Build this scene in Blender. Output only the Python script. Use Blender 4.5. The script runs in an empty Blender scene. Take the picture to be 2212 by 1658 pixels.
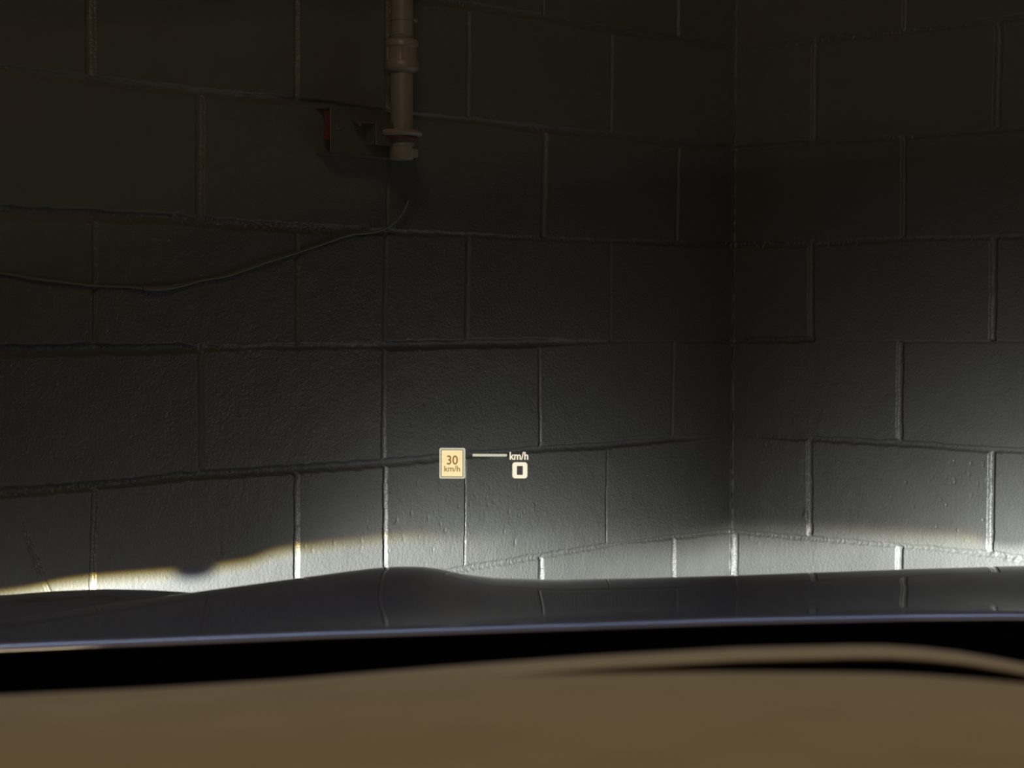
import bpy, math, random
import numpy as np
from mathutils import Vector, Matrix

scene = bpy.context.scene
COL = scene.collection
EYE = 1.271                      # camera height (m)
TH = 0.8261072494569327          # turn of the left wall about Z
CX, CY = 0.46089, 4.08190        # the room corner
S_, C_ = math.sin(TH), math.cos(TH)

# ---------------------------------------------------------------- camera
cam_d = bpy.data.cameras.new('camera')
cam = bpy.data.objects.new('camera', cam_d)
COL.objects.link(cam)
scene.camera = cam
PITCH, ROLL = 0.04058655, 0.00353347
cam.matrix_world = (Matrix.Translation((0, 0, EYE)) @ Matrix.Rotation(math.pi/2 - PITCH, 4, 'X')
                    @ Matrix.Rotation(ROLL, 4, 'Z'))
cam_d.sensor_width = 36.0
cam_d.lens = 4217.06/2212*36.0
cam_d.clip_start = 0.02
cam_d.dof.use_dof = True
cam_d.dof.focus_distance = 2.9
cam_d.dof.aperture_fstop = (cam_d.lens/1000)/0.0036

scene.view_settings.view_transform = 'Standard'
scene.view_settings.look = 'None'
scene.view_settings.gamma = 1.0
scene.view_settings.exposure = 0.0

# ---------------------------------------------------------------- world
w = bpy.data.worlds.new('world'); scene.world = w; w.use_nodes = True
w.node_tree.nodes['Background'].inputs[0].default_value = (1.0, 0.86, 0.70, 1)
w.node_tree.nodes['Background'].inputs[1].default_value = 0.008

# ---------------------------------------------------------------- lights
def area(name, loc, target, size, power, color, sy=None):
    l = bpy.data.lights.new(name, 'AREA'); l.energy = power; l.color = color
    l.shape = 'RECTANGLE'; l.size = size; l.size_y = sy or size
    o = bpy.data.objects.new(name, l); COL.objects.link(o); o.location = loc
    o.rotation_euler = (Vector(target)-Vector(loc)).to_track_quat('-Z', 'Y').to_euler()
    return o
# warm garage ceiling lamp, up and to the left behind the car
area('garage_lamp', (-0.20, 0.6, 3.30), (0.2, 3.6, 1.2), 0.60, 15.5, (1.0, 0.76, 0.46))
# dome lamp of the cabin
area('dome_lamp', (0.30, -0.35, 1.95), (0.15, 0.5, 1.15), 0.20, 2.4, (1.0, 0.80, 0.50))
# added light, no real fixture: blue highlight along the bonnet's rear edge
area('edge_highlight_fill', (0.1, 0.95, 3.2), (0.1, 1.05, 1.1), 1.8, 1.5, (0.36, 0.58, 1.0), 0.12).data.spread = math.radians(40)

def headlamp_light(name, loc, energy, soft_scale, stray_at):
    l = bpy.data.lights.new(name, 'SPOT'); l.energy = energy; l.spot_size = math.radians(150)
    l.spot_blend = 0.3; l.shadow_soft_size = 0.012; l.use_nodes = True
    o = bpy.data.objects.new(name, l); COL.objects.link(o)
    o.location = loc; o.rotation_euler = (math.pi/2, 0, 0)
    nt = l.node_tree; N = nt.nodes; K = nt.links
    em = next(n for n in N if n.type == 'EMISSION')
    def m(op, a, b=None, c=None, clamp=False):
        n = N.new('ShaderNodeMath'); n.operation = op; n.use_clamp = clamp
        for i, v in enumerate((a, b, c)):
            if v is None: continue
            if isinstance(v, (int, float)): n.inputs[i].default_value = v
            else: K.new(v, n.inputs[i])
        return n.outputs[0]
    def curve(x, pts, x0, x1, y0, y1):
        n = N.new('ShaderNodeFloatCurve')
        cu = n.mapping.curves[0]
        P = [((a-x0)/(x1-x0), (b-y0)/(y1-y0)) for a, b in pts]
        cu.points[0].location = P[0]; cu.points[1].location = P[-1]
        for p in P[1:-1]: cu.points.new(*p)
        for p in cu.points: p.handle_type = 'AUTO_CLAMPED'
        n.mapping.update()
        K.new(m('DIVIDE', m('SUBTRACT', x, x0), x1-x0, clamp=True), n.inputs['Value'])
        return m('ADD', m('MULTIPLY', n.outputs[0], y1-y0), y0)
    tc = N.new('ShaderNodeTexCoord'); sp = N.new('ShaderNodeSeparateXYZ')
    K.new(tc.outputs['Normal'], sp.inputs[0])
    dz = m('MAXIMUM', m('MULTIPLY', sp.outputs[2], -1), 0.001)
    az = m('DIVIDE', sp.outputs[0], dz); el = m('DIVIDE', sp.outputs[1], dz)
    # the low-beam cut-off: flat, a kink up ahead of the lamp, then falling away
    cut = curve(az, [(-1, -.013), (-.31, -.0250), (-.15, -.0150), (-.02, -.0175), (.05, -.0150), (.075, -.0095), (.105, -.0025),
                     (.2, -.0012), (.27, -.0020), (.34, -.002), (.42, -.012), (.5, -.030), (1, -.04)], -1, 1, -.06, .02)
    soft = curve(az, soft_scale, -1, 1, 0, .2)
    inten = curve(az, [(-1, .02), (-.6, .15), (-.35, .55), (-.1, 1.0), (.1, .95), (.25, .72), (.34, .62), (.5, .5), (.75, .1), (1, 0)], -1, 1, 0, 1)
    down = m('POWER', 2.718, m('MULTIPLY', m('MAXIMUM', m('SUBTRACT', m('ABSOLUTE', el), .06), 0.0), -7.0))
    def step(off):
        off = m('MULTIPLY', sharp, off)
        t = m('DIVIDE', m('SUBTRACT', m('ADD', cut, off), el), soft, clamp=True)
        return m('MULTIPLY', m('MULTIPLY', t, t), m('SUBTRACT', 3.0, m('MULTIPLY', t, 2.0)))
    sharp = m('MINIMUM', 1.0, m('DIVIDE', .011, soft))      # colour fringes only where the edge is sharp
    # round dark spot put into the colour of the beam
    ex = m('DIVIDE', m('ADD', az, 0.006), 0.030); ey = m('DIVIDE', m('ADD', el, 0.019), 0.0125)
    rr = m('SQRT', m('ADD', m('MULTIPLY', ex, ex), m('MULTIPLY', ey, ey)))
    spot = m('DIVIDE', m('SUBTRACT', rr, 0.75), 0.35, clamp=True)
    # stray light of the lens above the cut-off
    ga = m('DIVIDE', m('SUBTRACT', az, stray_at[0]), stray_at[1])
    g = m('POWER', 2.718, m('MULTIPLY', m('MULTIPLY', ga, ga), -1.0))
    ge = m('POWER', 2.718, m('MULTIPLY', m('MAXIMUM', m('ADD', el, .02), 0.0), -stray_at[3]))
    low = m('POWER', 2.718, m('MULTIPLY', m('MAXIMUM', m('ADD', el, .02), 0.0), -8.0))
    stray = m('ADD', m('MULTIPLY', m('MULTIPLY', g, ge), stray_at[2]), m('MULTIPLY', low, 0.0085))
    comb = N.new('ShaderNodeCombineXYZ')
    for i, (off, k) in enumerate(((.0042, .97), (.0030, 1.0), (.0, .96))):
        b = m('MULTIPLY', m('MULTIPLY', m('MULTIPLY', step(off), inten), spot if i < 2 else m('MAXIMUM', spot, .06)), down)
        K.new(m('MULTIPLY', m('ADD', b, stray), k), comb.inputs[i])
    K.new(comb.outputs[0], em.inputs['Color'])
    em.inputs['Strength'].default_value = 1.0
    return o
LAMP_Z = EYE - 0.40
headlamp_light('headlamp_light_near_left_wall', (-.49, 2.0, LAMP_Z), 640.0,
               [(-1, .008), (-.1, .0065), (.2, .0065), (.26, .022), (.33, .055), (.5, .06), (1, .08)], (.28, .105, .98, 19.0))
headlamp_light('headlamp_light_near_right_wall', (.94, 2.0, LAMP_Z), 1000.0,
               [(-1, .06), (-.35, .060), (-.22, .050), (-.15, .036), (-.1, .026), (0, .014), (.2, .01), (1, .08)], (.06, .15, .72, 14.0))

# ---------------------------------------------------------------- helpers
def tag(o, label=None, cat=None, group=None, kind=None):
    if label: o['label'] = label
    if cat: o['category'] = cat
    if group: o['group'] = group
    if kind: o['kind'] = kind
    return o
def empty(name, loc, rz=0.0):
    o = bpy.data.objects.new(name, None); COL.objects.link(o)
    o.location = loc; o.rotation_euler = (0, 0, rz); o.empty_display_size = .1
    return o
def mesh_obj(name, verts, faces, mat, parent=None, smooth=False, offset=(0, 0, 0)):
    me = bpy.data.meshes.new(name)
    ox, oy, oz = offset
    me.from_pydata([(v[0]-ox, v[1]-oy, v[2]-oz) for v in verts], [], faces)
    me.materials.append(mat)
    if smooth: me.polygons.foreach_set('use_smooth', [True]*len(me.polygons)); me.set_sharp_from_angle(angle=math.radians(38))
    me.update()
    o = bpy.data.objects.new(name, me); COL.objects.link(o)
    if parent: o.parent = parent
    return o
class MB:
    def __init__(s): s.v = []; s.f = []
    def add(s, v, f):
        n = len(s.v); s.v += [tuple(p) for p in v]; s.f += [tuple(i+n for i in q) for q in f]; return s
    def box(s, x0, x1, y0, y1, z0, z1, b=0.0):
        if b <= 0:
            v = [(x, y, z) for z in (z0, z1) for x, y in ((x0, y0), (x1, y0), (x1, y1), (x0, y1))]
            return s.add(v, [(3, 2, 1, 0), (4, 5, 6, 7), (0, 1, 5, 4), (1, 2, 6, 5), (2, 3, 7, 6), (3, 0, 4, 7)])
        rings = []
        for z, i in ((z0, b), (z0+b, 0), (z1-b, 0), (z1, b)):
            r = []
            for cx, cy, dx, dy in ((x0, y0, 1, 1), (x1, y0, -1, 1), (x1, y1, -1, -1), (x0, y1, 1, -1)):
                a = (cx+dx*i, cy+dy*(i+b)); c = (cx+dx*(i+b), cy+dy*i)
                r += [(*p, z) for p in ((a, c) if dx*dy > 0 else (c, a))]
            rings.append(r)
        return s.loft(rings, True)
    def loft(s, rings, caps=False, closed=True):
        n = len(rings[0]); v = [p for r in rings for p in r]; f = []
        for k in range(len(rings)-1):
            for i in range(n if closed else n-1):
                j = (i+1) % n
                f.append((k*n+i, k*n+j, (k+1)*n+j, (k+1)*n+i))
        if caps:
            f.append(tuple(range(n))[::-1]); f.append(tuple((len(rings)-1)*n+i for i in range(n)))
        return s.add(v, f)
    def lathe(s, cx, cy, prof, n=32, caps=True):
        return s.loft([[(cx+r*math.cos(2*math.pi*i/n), cy+r*math.sin(2*math.pi*i/n), z) for i in range(n)] for r, z in prof], caps)
    def tube(s, pts, r, n=8):
        P = [Vector(p) for p in pts]; rings = []; up = Vector((0, 0, 1))
        for i, p in enumerate(P):
            t = (P[min(i+1, len(P)-1)]-P[max(i-1, 0)]).normalized()
            a = t.cross(up)
            if a.length < .05: a = t.cross(Vector((1, 0, 0)))
            a.normalize(); b = a.cross(t).normalized()
            rr = r[i] if isinstance(r, (list, tuple)) else r
            rings.append([tuple(p + a*math.cos(2*math.pi*k/n)*rr + b*math.sin(2*math.pi*k/n)*rr) for k in range(n)])
        return s.loft(rings, True)
    def flip(s): s.f = [q[::-1] for q in s.f]; return s
    def build(s, name, mat, parent=None, smooth=False, offset=(0, 0, 0)):
        return mesh_obj(name, s.v, s.f, mat, parent, smooth, offset)
def smooth_path(pts, k=6):
    out = []
    P = [Vector(p) for p in pts]
    for i in range(len(P)-1):
        a = P[max(i-1, 0)]; b = P[i]; c = P[i+1]; d = P[min(i+2, len(P)-1)]
        for q in range(k):
            t = q/k
            out.append(tuple(0.5*((2*b) + (c-a)*t + (2*a-5*b+4*c-d)*t*t + (3*b-a-3*c+d)*t**3)))
    out.append(tuple(P[-1])); return out

def pbr(name, color, rough=.5, metal=0.0, spec=.5, coat=0.0, noise=None, bump=None, emit=None, coat_rough=.03):
    """noise=(scale, amount) varies the colour; bump=[(scale, distance, detail), ...] in metres (object coordinates)"""
    m = bpy.data.materials.new(name); m.use_nodes = True; nt = m.node_tree; N = nt.nodes; K = nt.links
    b = N['Principled BSDF']
    b.inputs['Base Color'].default_value = (*color, 1); b.inputs['Roughness'].default_value = rough
    b.inputs['Metallic'].default_value = metal; b.inputs['Specular IOR Level'].default_value = spec
    b.inputs['Coat Weight'].default_value = coat; b.inputs['Coat Roughness'].default_value = coat_rough
    if emit:
        b.inputs['Emission Color'].default_value = (*emit[:3], 1); b.inputs['Emission Strength'].default_value = emit[3]
    tc = N.new('ShaderNodeTexCoord')
    if noise:
        n = N.new('ShaderNodeTexNoise'); n.inputs['Scale'].default_value = noise[0]; n.inputs['Detail'].default_value = 6
        K.new(tc.outputs['Object'], n.inputs['Vector'])
        r = N.new('ShaderNodeMapRange'); r.inputs[1].default_value = .3; r.inputs[2].default_value = .7
        r.inputs[3].default_value = 1-noise[1]; r.inputs[4].default_value = 1+noise[1]
        K.new(n.outputs['Fac'], r.inputs[0])
        mx = N.new('ShaderNodeVectorMath'); mx.operation = 'SCALE'; mx.inputs[0].default_value = color
        K.new(r.outputs[0], mx.inputs['Scale']); K.new(mx.outputs[0], b.inputs['Base Color'])
    prev = None
    for sc, dist, det in (bump or []):
        n = N.new('ShaderNodeTexNoise'); n.inputs['Scale'].default_value = sc; n.inputs['Detail'].default_value = det
        K.new(tc.outputs['Object'], n.inputs['Vector'])
        bp = N.new('ShaderNodeBump'); bp.inputs['Distance'].default_value = dist; bp.inputs['Strength'].default_value = 1.0
        K.new(n.outputs['Fac'], bp.inputs['Height'])
        if prev: K.new(prev, bp.inputs['Normal'])
        prev = bp.outputs[0]
    if prev: K.new(prev, b.inputs['Normal'])
    return m

# ---------------------------------------------------------------- materials
M_wall = pbr('painted_block', (.072, .072, .069), rough=.40, spec=.42, noise=(9, .06), bump=[(170, .0015, 3), (420, .0005, 2)])
M_floor = pbr('concrete', (.10, .095, .09), rough=.8, noise=(4, .2), bump=[(60, .001, 4)])
M_ceil = pbr('ceiling_paint', (.12, .11, .10), rough=.9, noise=(3, .1))
M_pipe = pbr('painted_pipe', (.19, .158, .135), rough=.42, spec=.5, noise=(40, .08), bump=[(300, .0002, 2)])
M_strut = pbr('painted_steel', (.048, .042, .035), rough=.40, spec=.6, noise=(50, .1), bump=[(250, .0002, 2)])
M_red = pbr('red_plastic', (.11, .003, .003), rough=.4, noise=(80, .3))
M_wire = pbr('painted_wire', (.10, .092, .078), rough=.5, noise=(120, .1))
M_paint = pbr('car_paint', (.135, .120, .138), rough=.40, metal=.3, spec=.5, coat=1.0, noise=(900, .1), coat_rough=.02)
M_black = pbr('black_trim', (.003, .004, .008), rough=.9, spec=.05, noise=(90, .15))
M_dash = pbr('dash_vinyl', (.375, .312, .205), rough=.75, spec=.2, noise=(35, .05), bump=[(700, .0003, 2)])
M_chrome = pbr('lamp_reflector', (.8, .8, .82), rough=.12, metal=1.0, noise=(20, .03))
M_tyre = pbr('tyre', (.012, .012, .012), rough=.8, noise=(60, .2))
M_rim = pbr('rim', (.4, .4, .42), rough=.3, metal=1.0, noise=(30, .05))
M_lens = pbr('lamp_lens', (.75, .78, .82), rough=.1, spec=.5, noise=(30, .02), emit=(.8, .9, 1.0, 2.0))

def glass_mat(name, tint, refl, rough=0.0):
    m = bpy.data.materials.new(name); m.use_nodes = True; nt = m.node_tree; N = nt.nodes; K = nt.links
    N.remove(N['Principled BSDF']); out = N['Material Output']
    t = N.new('ShaderNodeBsdfTransparent'); t.inputs[0].default_value = (*tint, 1)
    g = N.new('ShaderNodeBsdfGlossy'); g.inputs['Roughness'].default_value = rough
    lw = N.new('ShaderNodeFresnel'); lw.inputs['IOR'].default_value = 1.3
    tcn = N.new('ShaderNodeTexCoord'); no = N.new('ShaderNodeTexNoise'); no.inputs['Scale'].default_value = 3.0
    K.new(tcn.outputs['Object'], no.inputs['Vector'])
    mu = N.new('ShaderNodeMath'); mu.operation = 'MULTIPLY'; mu.inputs[1].default_value = refl
    mv = N.new('ShaderNodeMath'); mv.operation = 'MULTIPLY_ADD'; mv.inputs[1].default_value = .1; mv.inputs[2].default_value = .95
    K.new(no.outputs['Fac'], mv.inputs[0])
    mm = N.new('ShaderNodeMath'); mm.operation = 'MULTIPLY'
    K.new(lw.outputs[0], mu.inputs[0]); K.new(mu.outputs[0], mm.inputs[0]); K.new(mv.outputs[0], mm.inputs[1])
    mx = N.new('ShaderNodeMixShader')
    K.new(mm.outputs[0], mx.inputs[0]); K.new(t.outputs[0], mx.inputs[1]); K.new(g.outputs[0], mx.inputs[2])
    K.new(mx.outputs[0], out.inputs[0])
    return m
M_glass = glass_mat('windscreen_glass', (.985, .99, .99), .05)
def glow_mat(name, color, through):
    """light of the display image; adds to what is behind it unless it is the dark lettering"""
    m = bpy.data.materials.new(name); m.use_nodes = True; nt = m.node_tree; N = nt.nodes; K = nt.links
    N.remove(N['Principled BSDF']); out = N['Material Output']
    e = N.new('ShaderNodeEmission'); e.inputs[0].default_value = (*color, 1); e.inputs[1].default_value = 1.0
    if through:
        t = N.new('ShaderNodeBsdfTransparent'); a = N.new('ShaderNodeAddShader')
        K.new(t.outputs[0], a.inputs[0]); K.new(e.outputs[0], a.inputs[1]); K.new(a.outputs[0], out.inputs[0])
    else:
        K.new(e.outputs[0], out.inputs[0])
    return m

# ---------------------------------------------------------------- the block walls
def vnoise(x, z, cell, seed):
    """smooth value noise in [-1, 1] on broadcastable arrays"""
    rng = np.random.RandomState(seed); T = rng.rand(257, 257)*2-1
    u = np.asarray(x)/cell; v = np.asarray(z)/cell
    i = np.floor(u).astype(int); j = np.floor(v).astype(int); fu = u-i; fv = v-j
    fu = fu*fu*(3-2*fu); fv = fv*fv*(3-2*fv)
    a = T[i % 256, j % 256]; b = T[(i+1) % 256, j % 256]; c = T[i % 256, (j+1) % 256]; d = T[(i+1) % 256, (j+1) % 256]
    return (a*(1-fu)+b*fu)*(1-fv) + (c*(1-fu)+d*fu)*fv

# bed joints: distance from the corner, height, half width, depth, roughness of the paint smear
BED_L = [
 [(0, 1.8008, 6, 3, .3), (.195, 1.8051, 7, 4, .2), (.4, 1.7994, 7, 4, .1), (.6, 1.8035, 6, 3, .2), (.8, 1.8016, 7, 3, .8), (.9, 1.8005, 7, 3, .6)],
 [(0, 1.596, 7, 4, .2), (.19, 1.5936, 7, 4, .1), (.4, 1.5994, 7, 4, .2), (.59, 1.5961, 7, 4, .2), (.8, 1.5986, 5, 2.5, .3), (.94, 1.5974, 5, 2.5, .2),
  (1.06, 1.5987, 7, 4, .1), (1.2, 1.6, 8, 5, .1), (1.4, 1.5988, 7, 3, .2), (1.6, 1.6012, 7, 3.5, .3), (1.756, 1.6023, 7, 4, .2)],
 [(0, 1.3969, 7, 4, .6), (.19, 1.395, 6, 3, .7), (.4, 1.3942, 4, 1.5, .9), (.6, 1.3933, 4, 1.0, .9), (.8, 1.3945, 4, 1.2, .7), (1.0, 1.3949, 5, 2, .6), (1.1, 1.394, 8, 3, 1.0),
  (1.2, 1.3944, 8, 4, 1.0), (1.4, 1.399, 8, 5, 1.0), (1.48, 1.4019, 8, 5, .5), (1.6, 1.4006, 10, 7, .1), (1.758, 1.4001, 10, 7, .1)],
 [(0, 1.196, 5, 3, .6), (.15, 1.1975, 3, 1.2, .4), (.2, 1.1973, 2, .4, .2), (.4, 1.1996, 3, .6, .2), (.52, 1.2, 5, 1.5, .2), (.6, 1.2003, 8, 5, .1), (.8, 1.2001, 8, 5, .1), (1.0, 1.2003, 8, 5, .2),
  (1.03, 1.2, 4, .8, .3), (1.2, 1.2013, 5, 2.5, .3), (1.3, 1.2013, 3, .8, 1.0), (1.4, 1.2011, 6, 3, 1.0), (1.45, 1.2011, 8, 5, .2), (1.6, 1.2032, 9, 6, .1), (1.76, 1.2022, 9, 6, .2)],
 [(0, .9983, 2, .3, .6), (.12, .999, 3, .6, .2), (.2, 1.0002, 6, 4, .1), (.41, .9993, 7, 5, .1), (.6, 1.0021, 6, 4, .3), (.8, 1.001, 7, 5, .1), (1.0, .9991, 8, 5, .1), (1.2, .9998, 8, 5, .3), (1.4, 1.0028, 7, 4, .4),
  (1.6, .9993, 7, 5, .9), (1.76, .9993, 8, 5, .6)],
 [(0, .7978, 6, 3, .5), (.2, .8016, 6, 3, .4), (.35, .804, 2, 1, .4), (.41, .8042, 5, 2, .4), (.6, .8008, 6, 2.5, .5), (.8, .7968, 6, 2.5, .45), (1.14, .7932, 7, 4, .4), (1.8, .795, 7, 4, .4)]]
BED_R = [
 [(0, 1.8007, 5, 3, .5), (.07, 1.8005, 6, 3, .7), (.2, 1.8028, 7, 4, .9), (.4, 1.802, 6, 3, .9), (.6, 1.8047, 6, 4, .6), (.66, 1.8063, 6, 4, .3)],
 [(0, 1.596, 6, 4, .1), (.2, 1.5997, 6, 4, .3), (.3, 1.5995, 6, 3, .2), (.4, 1.5994, 7, 4, 1.0), (.5, 1.5998, 5, 3, .6), (.607, 1.6004, 5, 3, .1), (.66, 1.5998, 5, 3, .1)],
 [(0, 1.3969, 8, 4, 1.0), (.2, 1.3962, 7, 3, 1.0), (.4, 1.4003, 5, 2, .8), (.6, 1.4008, 4, 1.5, .9), (.66, 1.3995, 4, 1.5, .4)],
 [(0, 1.1979, 6, 4, .5), (.1, 1.2015, 7, 5, .2), (.2, 1.2037, 7, 5, .2), (.207, 1.2037, 2, .2, 0), (.4, 1.2013, 2, .3, .1), (.41, 1.2013, 2.5, 1, .2), (.6, 1.2052, 2.5, 1, .2), (.667, 1.2054, 2.5, 1, .2)],
 [(0, 1.0002, 3, 1, .6), (.1, 1.001, 4, 2, .7), (.195, 1.0019, 6, 3.5, .4), (.4, 1.0032, 7, 5, .2), (.6, 1.0018, 7, 5, .1), (.67, 1.002, 7, 5, .1)],
 [(0, .7976, 5, 2.5, .6), (.2, .7996, 6, 3, .8), (.4, .8025, 5, 2, .5), (.55, .804, 6, 2.5, .5), (.61, .8048, 7, 3, .7), (.67, .8005, 7, 3, .8)]]
# head joints: row, distance/height at the top, distance/height at the bottom, half width (mm), depth (mm)
HEAD_L = [(0, .5977, 1.99, .5963, 1.8094, 5, 3), (0, .1941, 1.99, .1933, 1.8081, 7, 5),
 (1, 1.602, 1.79, 1.6011, 1.6095, 9, 6), (1, 1.2011, 1.79, 1.1993, 1.606, 6, 4), (1, .9953, 1.79, .9951, 1.6066, 7, 6), (1, .7965, 1.787, .7981, 1.6068, 5, 3), (1, .3991, 1.795, .4002, 1.6065, 4.5, 3),
 (2, 1.3978, 1.5967, 1.3985, 1.4048, 9, 6), (2, .995, 1.59, .9948, 1.3991, 3.5, 3), (2, .5897, 1.5937, .5963, 1.3985, 8, 5), (2, .1863, 1.5884, .1917, 1.4024, 5, 3.5),
 (3, 1.5958, 1.3979, 1.5962, 1.2066, 5, 3.5), (3, 1.1986, 1.3929, 1.1988, 1.2036, 5.5, 3.5), (3, .9981, 1.3935, 1.0022, 1.2035, 6, 4), (3, .795, 1.3945, .799, 1.2026, 7, 5), (3, .3984, 1.3906, .3981, 1.2023, 4, 3),
 (4, 1.3993, 1.1989, 1.3982, 1.005, 5.5, 3.5), (4, 1.0022, 1.1987, 1.0042, 1.0, 6, 4), (4, .6041, 1.1986, .6003, 1.0047, 5, 4), (4, .1985, 1.1936, .2024, 1.0002, 4.5, 3),
 (5, 1.5983, .9965, 1.6051, .81, 6, 4.5), (5, 1.2001, .9959, 1.2023, .80, 7, 5), (5, .9998, .9966, 1.0007, .80, 6, 4.5), (5, .8006, .9992, .8035, .7985, 2.5, 2.5), (5, .4061, .9957, .4073, .8062, 3, 2.5),
 (6, .5964, .7984, .5987, .60, 8, 5), (6, .1941, .7987, .1947, .60, 8, 5)]
HEAD_R = [(0, .4078, 1.99, .4055, 1.8049, 7, 5), (1, .1974, 1.7991, .1974, 1.6064, 8, 6), (1, .6069, 1.801, .6051, 1.6057, 9, 6.5),
 (2, .4062, 1.5985, .4077, 1.4084, 6, 5), (3, .1932, 1.3925, .1954, 1.2074, 8, 5.5), (3, .6024, 1.3973, .6024, 1.2078, 8, 5.5),
 (4, .4033, 1.1995, .4027, 1.0076, 8, 5.5), (5, .1933, .999, .1979, .8034, 8, 5.5), (5, .6046, .9984, .6035, .8073, 8, 6),
 (6, .4065, .8007, .4071, .60, 9, 6), (6, .013, .7909, .0114, .60, 7, 4)]
# lumps (+) and pits (-): distance, height, radius x, radius z, height in mm
MARKS_L = [(1.357, .8891, 3, 4, 2), (1.356, .8714, 4, 4, 2.2), (1.359, .880, 2, 3, -2.5), (.695, 1.3603, 2.5, 7, 2.2), (.6935, 1.3535, 3, 4, -2.5), (.6947, 1.3147, 2, 7, 2),
 (1.3197, 1.4779, 3, 4, 2.5), (1.331, 1.452, 2.5, 2.5, 2), (1.294, 1.428, 2, 2, 2), (1.594, 1.3935, 9, 3, 2.5), (1.605, 1.389, 3, 7, 2.2), (1.002, 1.392, 9, 3, 2.5), (1.007, 1.375, 2, 16, 1.8),
 (1.602, .835, 2, 10, 1.5), (1.612, .845, 3, 6, 1.8), (1.2025, .985, 6, 5, 2.5), (.998, .825, 5, 6, 3), (.9, 1.785, 6, 5, 3), (.887, 1.79, 5, 3, 2.5), (1.757, 1.655, 4, 9, 3),
 (1.04, 1.402, 4, 7, 3), (1.05, 1.399, 3, 5, -3), (.66, 1.193, 2, 4, -3), (.927, 1.188, 3, 5, 2), (.91, 1.19, 3, 3, 2), (.6, 1.01, 5, 3, -3), (1.475, 1.3702, 13, 2.0, 1.2), (1.463, 1.3695, 7, 2.5, 1.4), (1.49, 1.3712, 9, 1.4, 1.0)]
MARKS_R = [(.1374, 1.6584, 5, 5, -3), (.1395, 1.653, 5, 4, 2.5), (.1861, .8459, 6, 7, 3.5), (.188, .835, 3, 5, 2), (.2, .806, 8, 5, 3), (.61, .803, 8, 5, 3), (.64, .799, 7, 6, 3.5), (.655, .797, 5, 5, 3),
 (.247, 1.772, 5, 5, -1.5), (.262, 1.772, 3, 5, 1.8), (.34, 1.772, 3, 3, 1.8), (.375, 1.754, 2, 2, 1.8), (.445, 1.778, 2, 2, 1.5), (.19, 1.79, 8, 3, 2.5), (.607, 1.797, 9, 3, 3), (.615, 1.612, 9, 7, -2),
 (.6, 1.393, 9, 3, 3), (.05, .79, 4, 3, 1.5), (.07, .778, 3, 3, 1.5)]
def wall_height(D, Z, beds, heads, marks, seed, pits):
    H = 0.55e-3*vnoise(D, Z, .07, seed) + 0.35e-3*vnoise(D, Z, .022, seed+1) + .16e-3*vnoise(D, Z, .007, seed+2)
    H = H + .8e-3*vnoise(D, Z, .35, seed+3)
    rough = vnoise(D, Z, .0042, seed+4); rough2 = vnoise(D, Z, .014, seed+5)
    G = np.zeros_like(D*Z+0.0)
    crumbs = np.zeros_like(G)
    for b in beds:
        k = np.array(b); d = D
        z = np.interp(d, k[:, 0], k[:, 1]); hw = np.interp(d, k[:, 0], k[:, 2])*1e-3; dp = np.interp(d, k[:, 0], k[:, 3])*1e-3; ro = np.interp(d, k[:, 0], k[:, 4])
        z = z + .0009*vnoise(d, 0*d, .03, seed+7) + .0005*ro*vnoise(d, 0*d, .008, seed+8)
        hw2 = hw*(1+.15*vnoise(d, 0*d, .02, seed+9))
        u = (Z-z)/hw2
        g = np.clip(1-u*u, 0, 1)**.55
        G = np.maximum(G, 1.5*g*dp*(1-.35*ro*np.clip(rough+.3, 0, 1)))
        band = np.exp(-((Z-z)/(.009))**2)*ro
        crumbs = crumbs + band*(np.clip(rough, 0, 1)*1.3e-3 + np.clip(rough2, 0, 1)*.8e-3)
    for r, d0, z0, d1, z1, hw, dp in heads:
        t = np.clip((z0-Z)/(z0-z1), 0, 1)
        dc = d0+(d1-d0)*t + .0007*vnoise(Z, 0*Z+d0, .03, seed+11)
        hw2 = hw*1e-3*(1+.10*vnoise(Z, 0*Z+d0*7, .02, seed+12))
        u = (D-dc)/hw2
        inside = np.clip(np.minimum(z0-Z, Z-z1)/.004+1, 0, 1)
        G = np.maximum(G, np.clip(1-u*u, 0, 1)**.6*dp*1.35e-3*inside)
    H = H - G + crumbs
    for d, z, rx, rz, h in marks:
        q = ((D-d)/(rx*1e-3))**2+((Z-z)/(rz*1e-3))**2
        H = H + np.exp(-q*1.1)*h*1e-3
    rng = random.Random(seed)
    for (a, b, c, e, n, sgn) in pits:
        for _ in range(n):
            d = rng.uniform(a, b); z = rng.uniform(c, e); rx = rng.uniform(.0009, .0018)*rng.choice((1, 1, 1.4)); rz = rx*rng.uniform(.8, 2.4)
            i0, i1 = np.searchsorted(D[:, 0], (d-.008, d+.008)); j0, j1 = np.searchsorted(Z[0], (z-.012, z+.012))
            q = ((D[i0:i1]-d)/rx)**2+((Z[:, j0:j1]-z)/rz)**2
            H[i0:i1, j0:j1] += sgn*np.exp(-q)*rng.uniform(.4, 1.0)*.0024
    # the caulk bead in the corner
    bead = np.exp(-(D/.0032)**2)*(.0024+.0022*vnoise(Z, 0*Z, .012, seed+20))
    return H + bead
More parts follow.
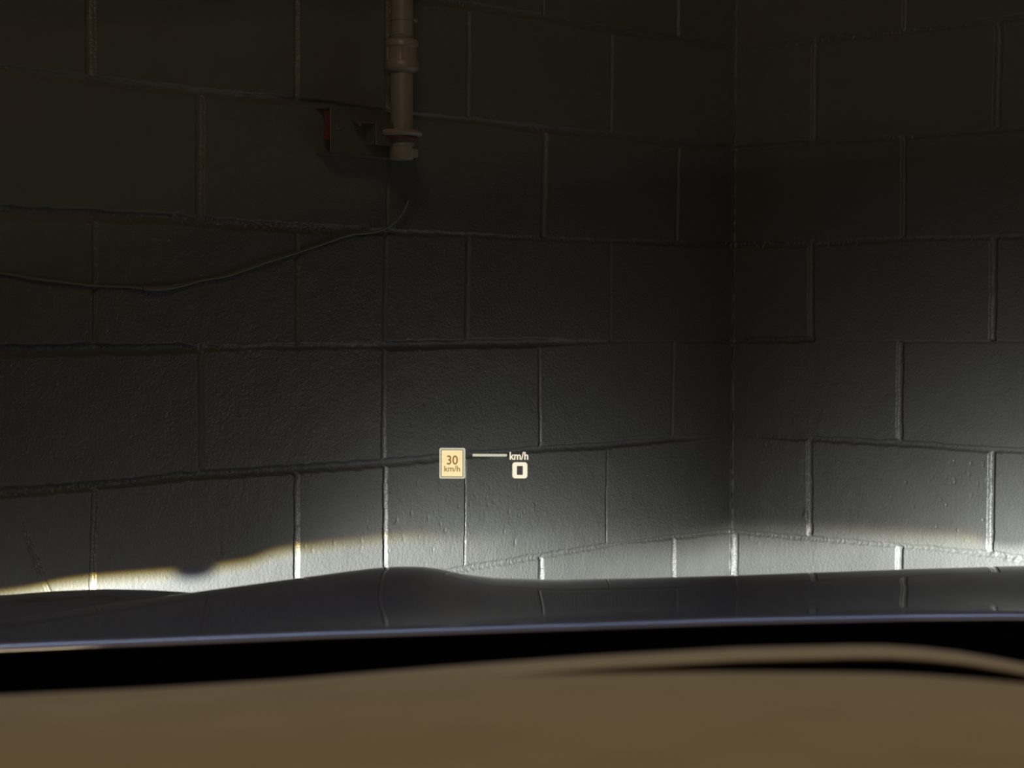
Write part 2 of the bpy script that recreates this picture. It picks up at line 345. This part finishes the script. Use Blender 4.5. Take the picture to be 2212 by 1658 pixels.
def build_wall(name, beds, heads, marks, seed, pits, fine_to, length, rot, right, thick=.19):
    top, x_step = 3.4, .0016
    zf = np.arange(.78, 1.93, .0018)
    zc = []
    for k in list(range(0, 4))+list(range(10, 17)):
        for dz in (-.007, -.004, 0, .004, .007, .05, .1, .15): zc.append(k*.2+dz)
    z = np.unique(np.round(np.concatenate([[0, top], zf, np.arange(.50, .779, .004), [q for q in zc if (0 < q < .498) or (1.935 < q < top)]]), 5))
    df = np.arange(0, fine_to, x_step)
    dc = []
    k = int(fine_to/.2)
    while k*.2 < length:
        for dx in (-.007, -.004, 0, .004, .007, .06, .13): dc.append(k*.2+dx)
        k += 1
    d = np.unique(np.round(np.concatenate([df, [q for q in dc if fine_to+.002 < q < length], [length]]), 5))
    # plain bond beyond the surveyed area
    beds = [list(b)+[(b[-1][0]+.05, b[-1][1], 7, 4.5, .2), (length, b[-1][1], 7, 4.5, .2)] for b in beds]
    for kk in [1, 2, 3]+[10, 11, 12, 13, 14, 15, 16]:
        beds.append([(0, kk*.2, 7, 4.5, .2), (length, kk*.2, 7, 4.5, .2)])
    heads = list(heads)
    k0 = int(fine_to/.2)+1
    for row in range(17):
        kz = .2*row
        surveyed = 3 <= row <= 9
        for q in range((k0 if surveyed else 1), int(length/.2)):
            if (q+row+(1 if right else 0)) % 2 == 0:
                if not surveyed or q*.2 > fine_to-.05:
                    heads.append((0, q*.2, kz+.19, q*.2, kz+.01, 7, 5))
    D, Z = d[:, None], z[None, :]
    H = wall_height(D, Z, beds, heads, marks, seed, pits)
    nx, nz = H.shape
    # local frame: x along the wall to the viewer's right, y into the wall
    sx = 1.0 if right else -1.0
    V = np.empty((nx, nz, 3)); V[..., 0] = sx*D; V[..., 1] = -H; V[..., 2] = Z
    V[0, :, 1] = 0.0
    idx = np.arange(nx*nz).reshape(nx, nz)
    a, b, c, e = idx[:-1, :-1], idx[1:, :-1], idx[1:, 1:], idx[:-1, 1:]
    F = np.stack([a, b, c, e] if right else [a, e, c, b], -1).reshape(-1, 4)
    # closed slab behind the face
    n0 = nx*nz
    back = np.array([(0, thick, 0), (sx*length, thick, 0), (sx*length, thick, top), (0, thick, top)])
    VV = np.vstack([V.reshape(-1, 3), back])
    me = bpy.data.meshes.new(name)
    extra = [[n0, n0+3, n0+2, n0+1] if right else [n0, n0+1, n0+2, n0+3],
             list(idx[:, 0])[::-1]+[n0, n0+1], list(idx[:, -1])+[n0+2, n0+3],
             list(idx[0, :])+[n0+3, n0], list(idx[-1, :])[::-1]+[n0+1, n0+2]]
    if not right: extra = [extra[0]]+[q[::-1] for q in extra[1:]]
    loops = np.concatenate([F.reshape(-1)]+[np.array(q) for q in extra]).astype(np.int32)
    sizes = np.concatenate([np.full(len(F), 4), [len(q) for q in extra]]).astype(np.int32)
    starts = np.concatenate([[0], np.cumsum(sizes)[:-1]]).astype(np.int32)
    me.vertices.add(len(VV)); me.vertices.foreach_set('co', VV.astype(np.float32).reshape(-1))
    me.loops.add(len(loops)); me.loops.foreach_set('vertex_index', loops)
    me.polygons.add(len(sizes)); me.polygons.foreach_set('loop_start', starts)
    sm = np.zeros(len(sizes), bool); sm[:len(F)] = True
    me.polygons.foreach_set('use_smooth', sm)
    me.materials.append(M_wall); me.update(calc_edges=True); me.validate()
    o = bpy.data.objects.new(name, me); COL.objects.link(o)
    o.location = (CX, CY, 0); o.rotation_euler = (0, 0, rot)
    return tag(o, kind='structure')
# the scratch down the lower left block
scar = []
rng = random.Random(5)
for i in range(26):
    t = i/25
    scar.append((1.7245-(.045)*t+rng.uniform(-.0015, .0015), .9525-.108*t, 1.8+1.6*t, 3.4, 2.0+2.2*t*rng.uniform(.6, 1.2)))
    if i > 8: scar.append((1.7285-(.045)*t, .9525-.108*t, 1.5, 3, -1.5))
pl = [(.80, 1.0, .83, .97, 50, -1), (.45, .8, .86, .97, 22, -1), (.62, .8, .83, .93, 22, -1), (.5, 1.0, 1.02, 1.1, 10, -1), (1.0, 1.2, .85, .97, 25, -1), (.02, 1.75, .83, 1.79, 60, .8), (1.45, 1.75, .85, .97, 14, 1)]
pr = [(.44, .6, .93, .985, 26, -1), (.35, .62, .84, .93, 12, -1), (.03, .66, .8, 1.79, 30, .8)]
build_wall('wall_left', BED_L, HEAD_L, MARKS_L+scar, 31, pl, 1.90, 5.0, TH, False)
build_wall('wall_right', BED_R, HEAD_R, MARKS_R, 77, pr, .80, 4.0, TH-math.pi/2, True)

fl = MB().box(-6, 6, -4, 7, -.2, 0); tag(fl.build('floor', M_floor), kind='structure')
ce = MB().box(-6, 6, -4, 7, 3.4, 3.5); tag(ce.build('ceiling', M_ceil), kind='structure')

# ---------------------------------------------------------------- pipe and bracket on the left wall (wall-local frames)
def wall_empty(name, x, z):
    p = Vector((CX, CY, 0)) + Vector((C_, S_, 0))*x
    return empty(name, (p.x, p.y, z), TH)
PX, PY, PZ = -1.0225, -.062, 1.512
root = wall_empty('drain_pipe', PX, PZ)
tag(root, 'brown vertical pipe with a ribbed coupling, ending halfway down the left block wall', 'pipe')
R = .0188
MB().lathe(0, PY, [(R, .045), (R, .185), (R*.99, .2)], 40).lathe(0, PY, [(R, .16), (R, 1.888)], 40).build('pipe', M_pipe, root, True)
cp = MB()
cp.lathe(0, PY, [(.0205, .146), (.0265, .149), (.0285, .153), (.0285, .163), (.0262, .166), (.0257, .168), (.0257, .186), (.0262, .188), (.0285, .190), (.0285, .197), (.0265, .200), (.0205, .203)], 40)
for a in (-1.75, -.35, 1.2, 2.8, 4.0):
    x = .0262*math.cos(a); y = PY+.0262*math.sin(a)
    cp.tube([(x, y, .166), (x, y, .189)], .0017, 6)
cp.lathe(0, PY, [(.0195, .203), (.0205, .2045), (.0195, .206), (.0205, .2085), (.0195, .210)], 40)
cpo = cp.build('coupling', M_pipe, root, True)
tie = MB().lathe(0, PY, [(.0190, .2325), (.0200, .2325), (.0200, .2352), (.0190, .2352)], 40)
tie.box(.0185, .0262, PY-.012, PY-.004, .2312, .2370, .001)
tie.build('cable_tie', M_pipe, root)
rg = MB()
ring = []
for i in range(48):
    a = 2*math.pi*i/48
    ring.append([((.033 if True else 0)*math.cos(a)+.0062*math.cos(b)*math.cos(a)-.006, PY+.033*math.sin(a)+.0062*math.cos(b)*math.sin(a), .0445+.0055*math.sin(b)) for b in [2*math.pi*k/10 for k in range(10)]])
rg.loft(ring+[ring[0]])
rg.lathe(-.006, PY, [(.018, .0405), (.033, .0405), (.033, .0455), (.018, .0455)], 40)
rg.build('flange_ring', M_pipe, root, True)
fi = MB().lathe(0, PY, [(.0185, .041), (.0205, .037), (.0195, .033), (.0205, .0305), (.0225, .0295), (.0225, .024), (.0205, .0225), (.0203, .004), (.0190, .001), (.012, .001)], 40)
fi.box(.0035, .0190, PY-.0215, PY-.012, .005, .019, .0012)
fi.build('end_fitting', M_pipe, root, True)
gk = MB().lathe(-.006, PY, [(.019, .0362), (.0318, .0362), (.0318, .0388), (.019, .0388)], 40)
tag(gk.build('gasket', M_red, root, True), 'red ring under the flange')

BX, BZ = -1.156, 1.5175
br = wall_empty('wall_bracket', BX, BZ)
tag(br, 'dark steel channel bracket behind the pipe, red inside its open left end', 'bracket')
# C channel open to the left: front plate, top and bottom lips
th_ = .0022
ch = MB()
x0, x1, yf, zt = -.004, .172, -.037, .0762
ch.box(x0, x1, yf, yf+th_, 0, zt, .0010)
def lip(z0, z1):
    # the lip is cut back in a curve at the open end
    prof = []
    for i in range(9):
        t = i/8; prof.append((x0+.004*math.sin(t*math.pi), yf + (-yf-.0005)*t))
    v = [(x, y, z) for z in (z0, z1) for x, y in prof] ; n = len(prof)
    v += [(x1, y, z) for z in (z0, z1) for _, y in prof]
    f = []
    for i in range(n-1):
        f += [(i, i+1, 2*n+i+1, 2*n+i), (n+i, 3*n+i, 3*n+i+1, n+i+1), (i, n+i, n+i+1, i+1), (2*n+i, 2*n+i+1, 3*n+i+1, 3*n+i)]
    f += [(0, 2*n, 3*n, n), (n-1, 2*n-1, 4*n-1, 3*n-1)]
    ch.add(v, f)
lip(0, th_); lip(zt-th_, zt)
ch.box(.03, x1, -.003, -.0005, th_, zt-th_)
ch.build('channel', M_strut, br)
rr_ = MB()
rr_.loft([[(.008+a, -.012, .045), (.016, -.012, .045), (.016, -.030, .045), (.006+a, -.030, .045)] for a in (0,)]+
         [[(.003, -.012, .070), (.016, -.012, .070), (.016, -.031, .070), (.002, -.031, .070)]], True)
rr_.loft([[(.004, -.010, .026), (.016, -.010, .024), (.016, -.030, .020), (.011, -.030, .020)],
          [(.003, -.015, .044), (.016, -.015, .044), (.016, -.028, .044), (.003, -.028, .044)]], True)
tag(rr_.build('inner_clamp', M_red, br), 'red clamp inside the open end')
bo = MB()
def disc(cx, cz, y0, y1, r, n=20, t=.0):
    bo.loft([[(cx+r*s*math.cos(2*math.pi*i/n), y, cz+r*s*math.sin(2*math.pi*i/n)) for i in range(n)] for y, s in ((y0, 1), (y1+.0006, 1), (y1, .86))], True)
disc(.0130, .0455, yf, yf-.0022, .0058); disc(.0150, .0455, yf-.002, yf-.0062, .0044, 6)
bo.build('bolt', M_strut, br)
ck = MB()
ck.box(.044, .088, yf-.024, yf-.0220, .052, .0565, .0004)                       # top tab
ck.tube(smooth_path([(.0475, yf-.001, .0545), (.0415, yf-.010, .0555), (.0400, yf-.019, .0520), (.0405, yf-.024, .0470)], 4), .0028, 10)
ck.box(.042, .092, yf-.024, yf-.0005, .0535, .0560, .0006)
ck.box(.0735, .1140, yf-.0262, yf-.0240, .0170, .0560, .0006)                   # upright plate carrying the ring
ck.box(.0735, .0760, yf-.026, yf-.001, .0170, .0540, .0006)
ck.build('hook_clip', M_strut, br)

# cable that sags along the wall, with a taped splice
cb = wall_empty('sagging_cable', -1.35, 1.30)
tag(cb, 'thin black cable sagging across the left block wall with a taped splice', 'cable')
pts = [(-2.35, 1.365), (-2.05, 1.335), (-1.90, 1.3225), (-1.7585, 1.3131), (-1.7125, 1.3071), (-1.6493, 1.3011), (-1.5965, 1.2969), (-1.5421, 1.296), (-1.5079, 1.2940), (-1.4555, 1.2953),
       (-1.4016, 1.3066), (-1.3464, 1.3153), (-1.28, 1.3348), (-1.2016, 1.355), (-1.141, 1.3717), (-1.0891, 1.3862), (-1.036, 1.3924)]
path = [(x+1.35, -.0042 - .0012*math.sin(i*1.7), z-1.30) for i, (x, z) in enumerate(pts)]
path += [(-1.002+1.35, -.010, .103), (-.978+1.35, -.016, .124), (-.965+1.35, -.020, .1485)]
MB().tube(smooth_path(path, 5), .0019, 8).build('wire', M_wire, cb, True)
sl = MB().tube(smooth_path([(-.163, -.0055, -.0055), (-.150, -.006, -.0070), (-.125, -.006, -.0058), (-.105, -.0055, -.004)], 4), [.0030, .0042, .0040, .0045, .0040, .0046, .0042, .0041, .0046, .0040, .0042, .0036, .0030], 10)
sl.tube(smooth_path([(-.109, -.005, -.002), (-.098, -.006, .001), (-.090, -.005, .0005)], 3), .0013, 6)
sl.build('splice', M_wire, cb, True)
st = wall_empty('loose_wire', -.96, 1.52)
tag(st, 'fine loose wire hanging right beside the end of the brown pipe', 'wire')
MB().tube(smooth_path([(.0055, -.003, .068), (.0075, -.004, .052), (.0160, -.006, .032), (.0225, -.006, .012), (.0270, -.006, -.004), (.0255, -.004, -.016)], 5), .0009, 6).build('strand', M_wire, st, True)

# ---------------------------------------------------------------- the car (eye-relative heights; only its front is in reach of the view)
CC = .225                                     # centre line of the car
car = empty('car', (CC, 1.2, 0.0))
tag(car, 'dark blue car nose seen from its cabin, beige dashboard below the windscreen', 'car')
OFF = (CC, 1.2, 0.0)
E0 = EYE
SIL = [(-.80, -.262), (-.60, -.249), (-.4212, -.2405), (-.3831, -.2373), (-.3449, -.2357), (-.3068, -.2363), (-.2640, -.2388), (-.2572, -.2388), (-.2191, -.2321), (-.1771, -.2255), (-.1314, -.2188), (-.1085, -.216), (-.0894, -.2152),
       (-.0704, -.2159), (-.0551, -.2185), (-.0399, -.2219), (-.0132, -.2249), (.0364, -.2263), (.1127, -.2245), (.1889, -.2219), (.2651, -.2189), (.3413, -.216), (.4221, -.2134), (.48, -.2125), (.54, -.2150), (.62, -.225), (.7123, -.2388), (.78, -.2363), (.9, -.243), (1.2, -.262)]
SX = np.array([p[0] for p in SIL]); SZ = np.array([p[1] for p in SIL])
def zbase(y): return -.1690 - .070*(y-1.05) - .0546*(y-1.05)**2
def hsil(x):
    k = np.array([-.006, -.003, 0, .003, .006]); return float(np.mean(np.interp(x+k, SX, SZ)))
def edgeY(x):
    q = min(abs(x-.25), .55); return 1.095 - .50*q*q
def rearz(x): return np.interp(x, [-.6, -.2767, -.1764, -.0762, .024, .1241, .2243, .2773, .45, .73, 1.1], [-.215, -.1893, -.1824, -.1765, -.1719, -.1683, -.1659, -.1652, -.166, -.182, -.215])
def hood_z(x, y):
    xs = CC-abs(x-CC)
    crest = hsil(x) + zbase(y) - zbase(1.6)
    ye = edgeY(xs)
    zr = rearz(x)/1.05*ye
    rear = zr - .100*(y-ye)
    t = min(max((y-ye-.03)/(1.62-ye), 0), 1); t = t*t*(3-2*t)
    z = rear*(1-t) + crest*t
    if y > 1.64: z -= 1.35*(y-1.64)**2
    return z
def seam_shift(x, y):
    """the gap between bonnet and wing runs outward towards the windscreen"""
    q = abs(x-CC); g = max(0.0, 1-abs(q-.4873)/.30)
    return math.copysign(.13*max(0, 1.6-y)*g, x-CC)
def sheet(name, xs, ys, zf, mat, thick=.0012, lip=True, side=None):
    rings = []
    for x in xs:
        r = []
        ye = edgeY(CC-abs(x-CC))
        y_start = ye
        if lip:
            z0 = hood_z(x, ye+.010)
            r += [(x, ye+.010, z0-.0075), (x, ye+.005, z0-.0065), (x, ye+.0015, z0-.0050), (x, ye, z0-.0034), (x, ye+.0006, z0-.0016), (x, ye+.0020, z0-.0002), (x, ye+.0050, z0+.0004)]
        for t in ys:
            y = y_start+.010 + (1.93-y_start-.010)*t
            r.append((x, y, zf(x, y)))
        y = 1.93
        r.append((x, 1.935, zf(x, y)-.010)); r.append((x, 1.930, zf(x, y)-.020))
        rings.append([(a+seam_shift(a, b), b, c+E0) for a, b, c in r])
    m = MB().loft(rings, False, False).flip()
    o = m.build(name, mat, car, True, OFF)
    so = o.modifiers.new('thickness', 'SOLIDIFY'); so.thickness = thick; so.offset = -1.0
    return o
ys = [i/90 for i in range(91)]
sheet('hood', list(np.linspace(-.2610, .7110, 220)), ys, hood_z, M_paint)
sheet('fender', list(np.linspace(-.690, -.2625, 90)), ys, hood_z, M_paint)
sheet('fender', list(np.linspace(.7125, 1.14, 60)), ys, hood_z, M_paint)
# front mask under the bonnet edge, with lamp openings left and right and a grille
def fz(x): return E0+hood_z(x, 1.93)-.022
fr = MB()
rings = []
for x in np.linspace(-.690, 1.14, 100):
    q = abs(x-CC); back = .20*max(0, (q-.45)/.5)**2
    zt = fz(x)
    rings.append([(x, 1.925-back*.2, zt), (x, 1.955-back*.5, zt-.03), (x, 1.975-back, .74), (x, 2.06-back, .62), (x, 2.07-back, .40), (x, 2.02-back, .26), (x, 1.90-back*.5, .22)])
fr = MB().loft(rings, False, False).flip()
fo = fr.build('bumper', M_paint, car, True, OFF); so = fo.modifiers.new('thickness', 'SOLIDIFY'); so.thickness = .02; so.offset = -1
gr = MB()
for k in range(6): gr.box(CC-.42, CC+.42, 1.972, 2.066, .47+.035*k, .482+.035*k, .003)
gr.build('grille', M_black, car, False, OFF)
for lx in (-.49, .94):
    hl = MB()
    n = 40
    def ell(rx, rz, y): return [(lx+rx*math.cos(2*math.pi*i/n), y, LAMP_Z+rz*math.sin(2*math.pi*i/n)) for i in range(n)]
    hl.loft([ell(.10, .048, 1.93), ell(.12, .055, 1.975), ell(.115, .050, 1.978), ell(.05, .038, 1.940)], True)
    ho = hl.build('headlamp', M_chrome, car, True, OFF)
    le = MB()
    le.loft([[(lx+r*math.cos(2*math.pi*i/n), y, LAMP_Z+r*math.sin(2*math.pi*i/n)) for i in range(n)] for r, y in ((.032, 1.941), (.032, 1.955), (.026, 1.965), (.014, 1.971), (.004, 1.973))], True)
    lo = le.build('lens', M_lens, ho, True, OFF); lo['label'] = 'lit projector lens'
for lx in (-.62, 1.07):
    wh = MB()
    n = 48
    prof = [(.19, -.10), (.30, -.11), (.335, -.09), (.345, -.05), (.345, .05), (.335, .09), (.30, .11), (.19, .10)]
    wh.loft([[(lx+a, 1.45+r*math.cos(2*math.pi*i/n), .345+r*math.sin(2*math.pi*i/n)) for i in range(n)] for r, a in prof+prof[:1]])
    wo = wh.build('wheel', M_tyre, car, True, OFF)
    ri = MB()
    ri.loft([[(lx+a, 1.45+r*math.cos(2*math.pi*i/n), .345+r*math.sin(2*math.pi*i/n)) for i in range(n)] for r, a in ((.19, -.09), (.205, -.06), (.205, .06), (.19, .09), (.03, .06), (.03, -.06))], True)
    ri.build('rim', M_rim, wo, True, OFF)
# cowl behind the bonnet's rear edge
co = []
for x in np.linspace(-.60, 1.05, 60):
    ye = edgeY(CC-abs(x-CC)); z = hood_z(x, ye+.01)
    co.append([(x+seam_shift(x, y), y, zz+E0) for y, zz in ((.80, -.235), (.90, -.222), (.97, -.214), (ye-.04, z-.030), (ye-.004, z-.036), (ye+.016, z-.034), (ye+.018, z-.0035), (ye+.022, z-.09))])
cw = MB().loft(co, False, False).flip().build('cowl', M_black, car, True, OFF)
so = cw.modifiers.new('thickness', 'SOLIDIFY'); so.thickness = .003; so.offset = -1

# windscreen with its black border
def ws(x, t):
    q = x-CC; y0 = .975-.30*q*q; z0 = -.196-.03*q*q
    return (x, y0-1.02*t, z0+E0 + .66*t - .05*t*t)
for nm, t0, t1, mat in (('windshield', .022, 1.0, M_glass), ('frit_band', 0.0, .022, M_black)):
    rings = [[ws(x, t0+(t1-t0)*k/24) for k in range(25)] for x in np.linspace(-.50, .95, 50)]
    g = MB().loft(rings, False, False).build(nm, mat, car, True, OFF)
    if nm == 'windshield': g['label'] = 'clear slanting glass'
    else:
        so = g.modifiers.new('thickness', 'SOLIDIFY'); so.thickness = .004; so.offset = 0

# dashboard
def nearz(x): return float(np.interp(x, [-.55, -.30, -.1582, -.0149, .0281, .0711, .114, .1355, .1588, .24, .9], [-.150, -.130, -.1212, -.1137, -.113, -.1124, -.1126, -.1136, -.1157, -.125, -.13]))
def lipz(x): return float(np.interp(x, [-.55, -.30, -.174, -.1267, -.0794, -.0164, .0309, .0781, .1254, .149, .1746, .26, .9], [-.160, -.143, -.1352, -.1328, -.1298, -.1243, -.1208, -.1180, -.1167, -.1181, -.1223, -.140, -.15]))
def near_r(x): return [(x, .10, nearz(x)-.16), (x, .16, nearz(x)-.10), (x, .20, nearz(x)-.045), (x, .26, nearz(x)-.014), (x, .34, nearz(x)-.004), (x, .45, nearz(x)-.0005), (x, .56, nearz(x)), (x, .59, nearz(x)), (x, .600, nearz(x)-.0008), (x, .606, nearz(x)-.004), (x, .609, nearz(x)-.010), (x, .609, nearz(x)-.05)]
xs = list(np.linspace(-.50, .90, 110))
dsh = MB().loft([[(a*.87, b*.87, c*.87+E0) for a, b, c in near_r(x)] for x in xs], False, False).flip().build('dashboard', M_dash, car, True, OFF)
so = dsh.modifiers.new('thickness', 'SOLIDIFY'); so.thickness = .004; so.offset = -1
def lip_r(x):
    z = lipz(x); h = .0030
    return [(x, .664, z-h), (x, .658, z-h*.9), (x, .655, z-h*.55), (x, .656, z-h*.2), (x, .660, z), (x, .672, z-.0005), (x, .70, z-.006), (x, .74, z-.022), (x, .77, z-.04)]
lp = MB().loft([[(a*.87, b*.87, c*.87+E0) for a, b, c in lip_r(x)] for x in xs], False, False).flip().build('dashboard_lip', M_dash, dsh, True, OFF)
so = lp.modifiers.new('thickness', 'SOLIDIFY'); so.thickness = .002; so.offset = -1
# floor of the groove between pad and lip: rises to close the groove on the left
def gfl(x):
    t = min(max((x-.0)/.13, 0), 1); t = t*t*(3-2*t)
    up = lipz(x)-.0028; lo_ = nearz(x)-.030
    zz = up*(1-t)+lo_*t
    return [(x, .600, min(zz, nearz(x)-.001)), (x, .615, zz), (x, .650, zz), (x, .662, zz)]
gv = MB().loft([[(a*.87, b*.87, c*.87+E0) for a, b, c in gfl(x)] for x in xs], False, False).flip().build('groove_lining', M_dash, dsh, True, OFF)
so = gv.modifiers.new('thickness', 'SOLIDIFY'); so.thickness = .002; so.offset = -1
vr = [[(a*.87, b*.87, c*.87+E0) for a, b, c in [(x, .664, lipz(x)-.0045), (x, .668, lipz(x)-.02), (x, .668, lipz(x)-.06)]] for x in xs]
vb = MB().loft(vr, False, False).flip().build('groove_back', M_black, dsh, True, OFF)
so = vb.modifiers.new('thickness', 'SOLIDIFY'); so.thickness = .002; so.offset = -1

# ---------------------------------------------------------------- head-up display image, floating over the bonnet
M_gold = glow_mat('display_gold', (1.0, .79, .40), True)
M_edge = glow_mat('display_edge', (.60, .56, .42), True)
M_brown = glow_mat('display_brown', (.27, .125, .018), False)
M_white = glow_mat('display_white', (1.0, .90, .66), True)
M_bar = glow_mat('display_bar', (.62, .60, .44), True)
HY = 1.88
Q = HY/3.0                                     # drawn in milliradian-like units, real size at HY
HO = (-.03, HY, E0-.155)
hud = empty('head_up_display', HO)
tag(hud, 'glowing head-up readout floating before the wall, 30 km/h panel and speed 0 km/h', 'display')
def rrect(x0, x1, z0, z1, r, n=5):
    out = []
    for cx, cz, a0 in ((x1-r, z1-r, 0), (x0+r, z1-r, 90), (x0+r, z0+r, 180), (x1-r, z0+r, 270)):
        for i in range(n+1):
            a = math.radians(a0+90*i/n); out.append((cx+r*math.cos(a), cz+r*math.sin(a)))
    return out
def plate(outer, y, inner=None, t=.0004):
    m = MB(); n = len(outer)
    if inner is None:
        m.add([(x*Q, y, z*Q+E0) for x, z in outer], [tuple(range(n))])
    else:
        m.add([(x*Q, y, z*Q+E0) for x, z in outer+inner], [(i, (i+1) % n, n+(i+1) % n, n+i) for i in range(n)])
    return m
pan = plate(rrect(-.1080, -.0757, -.2645, -.2241, .0005), HY).build('speed_limit_panel', M_gold, hud, False, HO)
plate(rrect(-.1115, -.0716, -.2679, -.2206, .0028), HY, rrect(-.1090, -.0747, -.2655, -.2231, .0010)).build('panel_border', M_edge, pan, False, HO)
def text(name, s, x, z, h, mat, parent, y, sx=1.0, bold=0.0):
    """centre x, baseline z, capital height h"""
    x *= Q; z *= Q; h *= Q; bold *= Q
    cu = bpy.data.curves.new(name, 'FONT'); cu.body = s; cu.align_x = 'CENTER'; cu.size = h/0.70; cu.offset = bold; cu.resolution_u = 4
    to = bpy.data.objects.new(name+'_src', cu); COL.objects.link(to)
    bpy.context.view_layer.update()
    me = bpy.data.meshes.new_from_object(to.evaluated_get(bpy.context.evaluated_depsgraph_get()))
    bpy.data.objects.remove(to); bpy.data.curves.remove(cu)
    for v in me.vertices:
        a, b = v.co.x, v.co.y
        v.co = (a*sx+x-HO[0], y-HO[1], b+z+E0-HO[2])
    me.materials.clear(); me.materials.append(mat)
    o = bpy.data.objects.new(name, me); COL.objects.link(o); o.parent = parent; return o
text('numeral', '30', -.0917, -.2458, .0138, M_brown, pan, HY-.0015, .92, .00025)
text('unit', 'km/h', -.0917, -.2567, .0088, M_brown, pan, HY-.0015, 1.0, .00014)
bar = [(-.0602, -.2298), (-.0602, -.2336), (-.0085, -.2336), (-.0075, -.2325), (-.0068, -.2316), (-.0075, -.2306), (-.0085, -.2298)]
plate(bar, HY).build('divider_bar', M_bar, hud, False, HO)
text('unit', 'km/h', .0111, -.2383, .0117, M_white, hud, HY, .88, .00035)
zo = rrect(.0011, .0241, -.2672, -.2424, .0042); zi = rrect(.0080, .0172, -.2620, -.2480, .0006)
plate(zo, HY, zi).build('numeral', M_white, hud, False, HO)
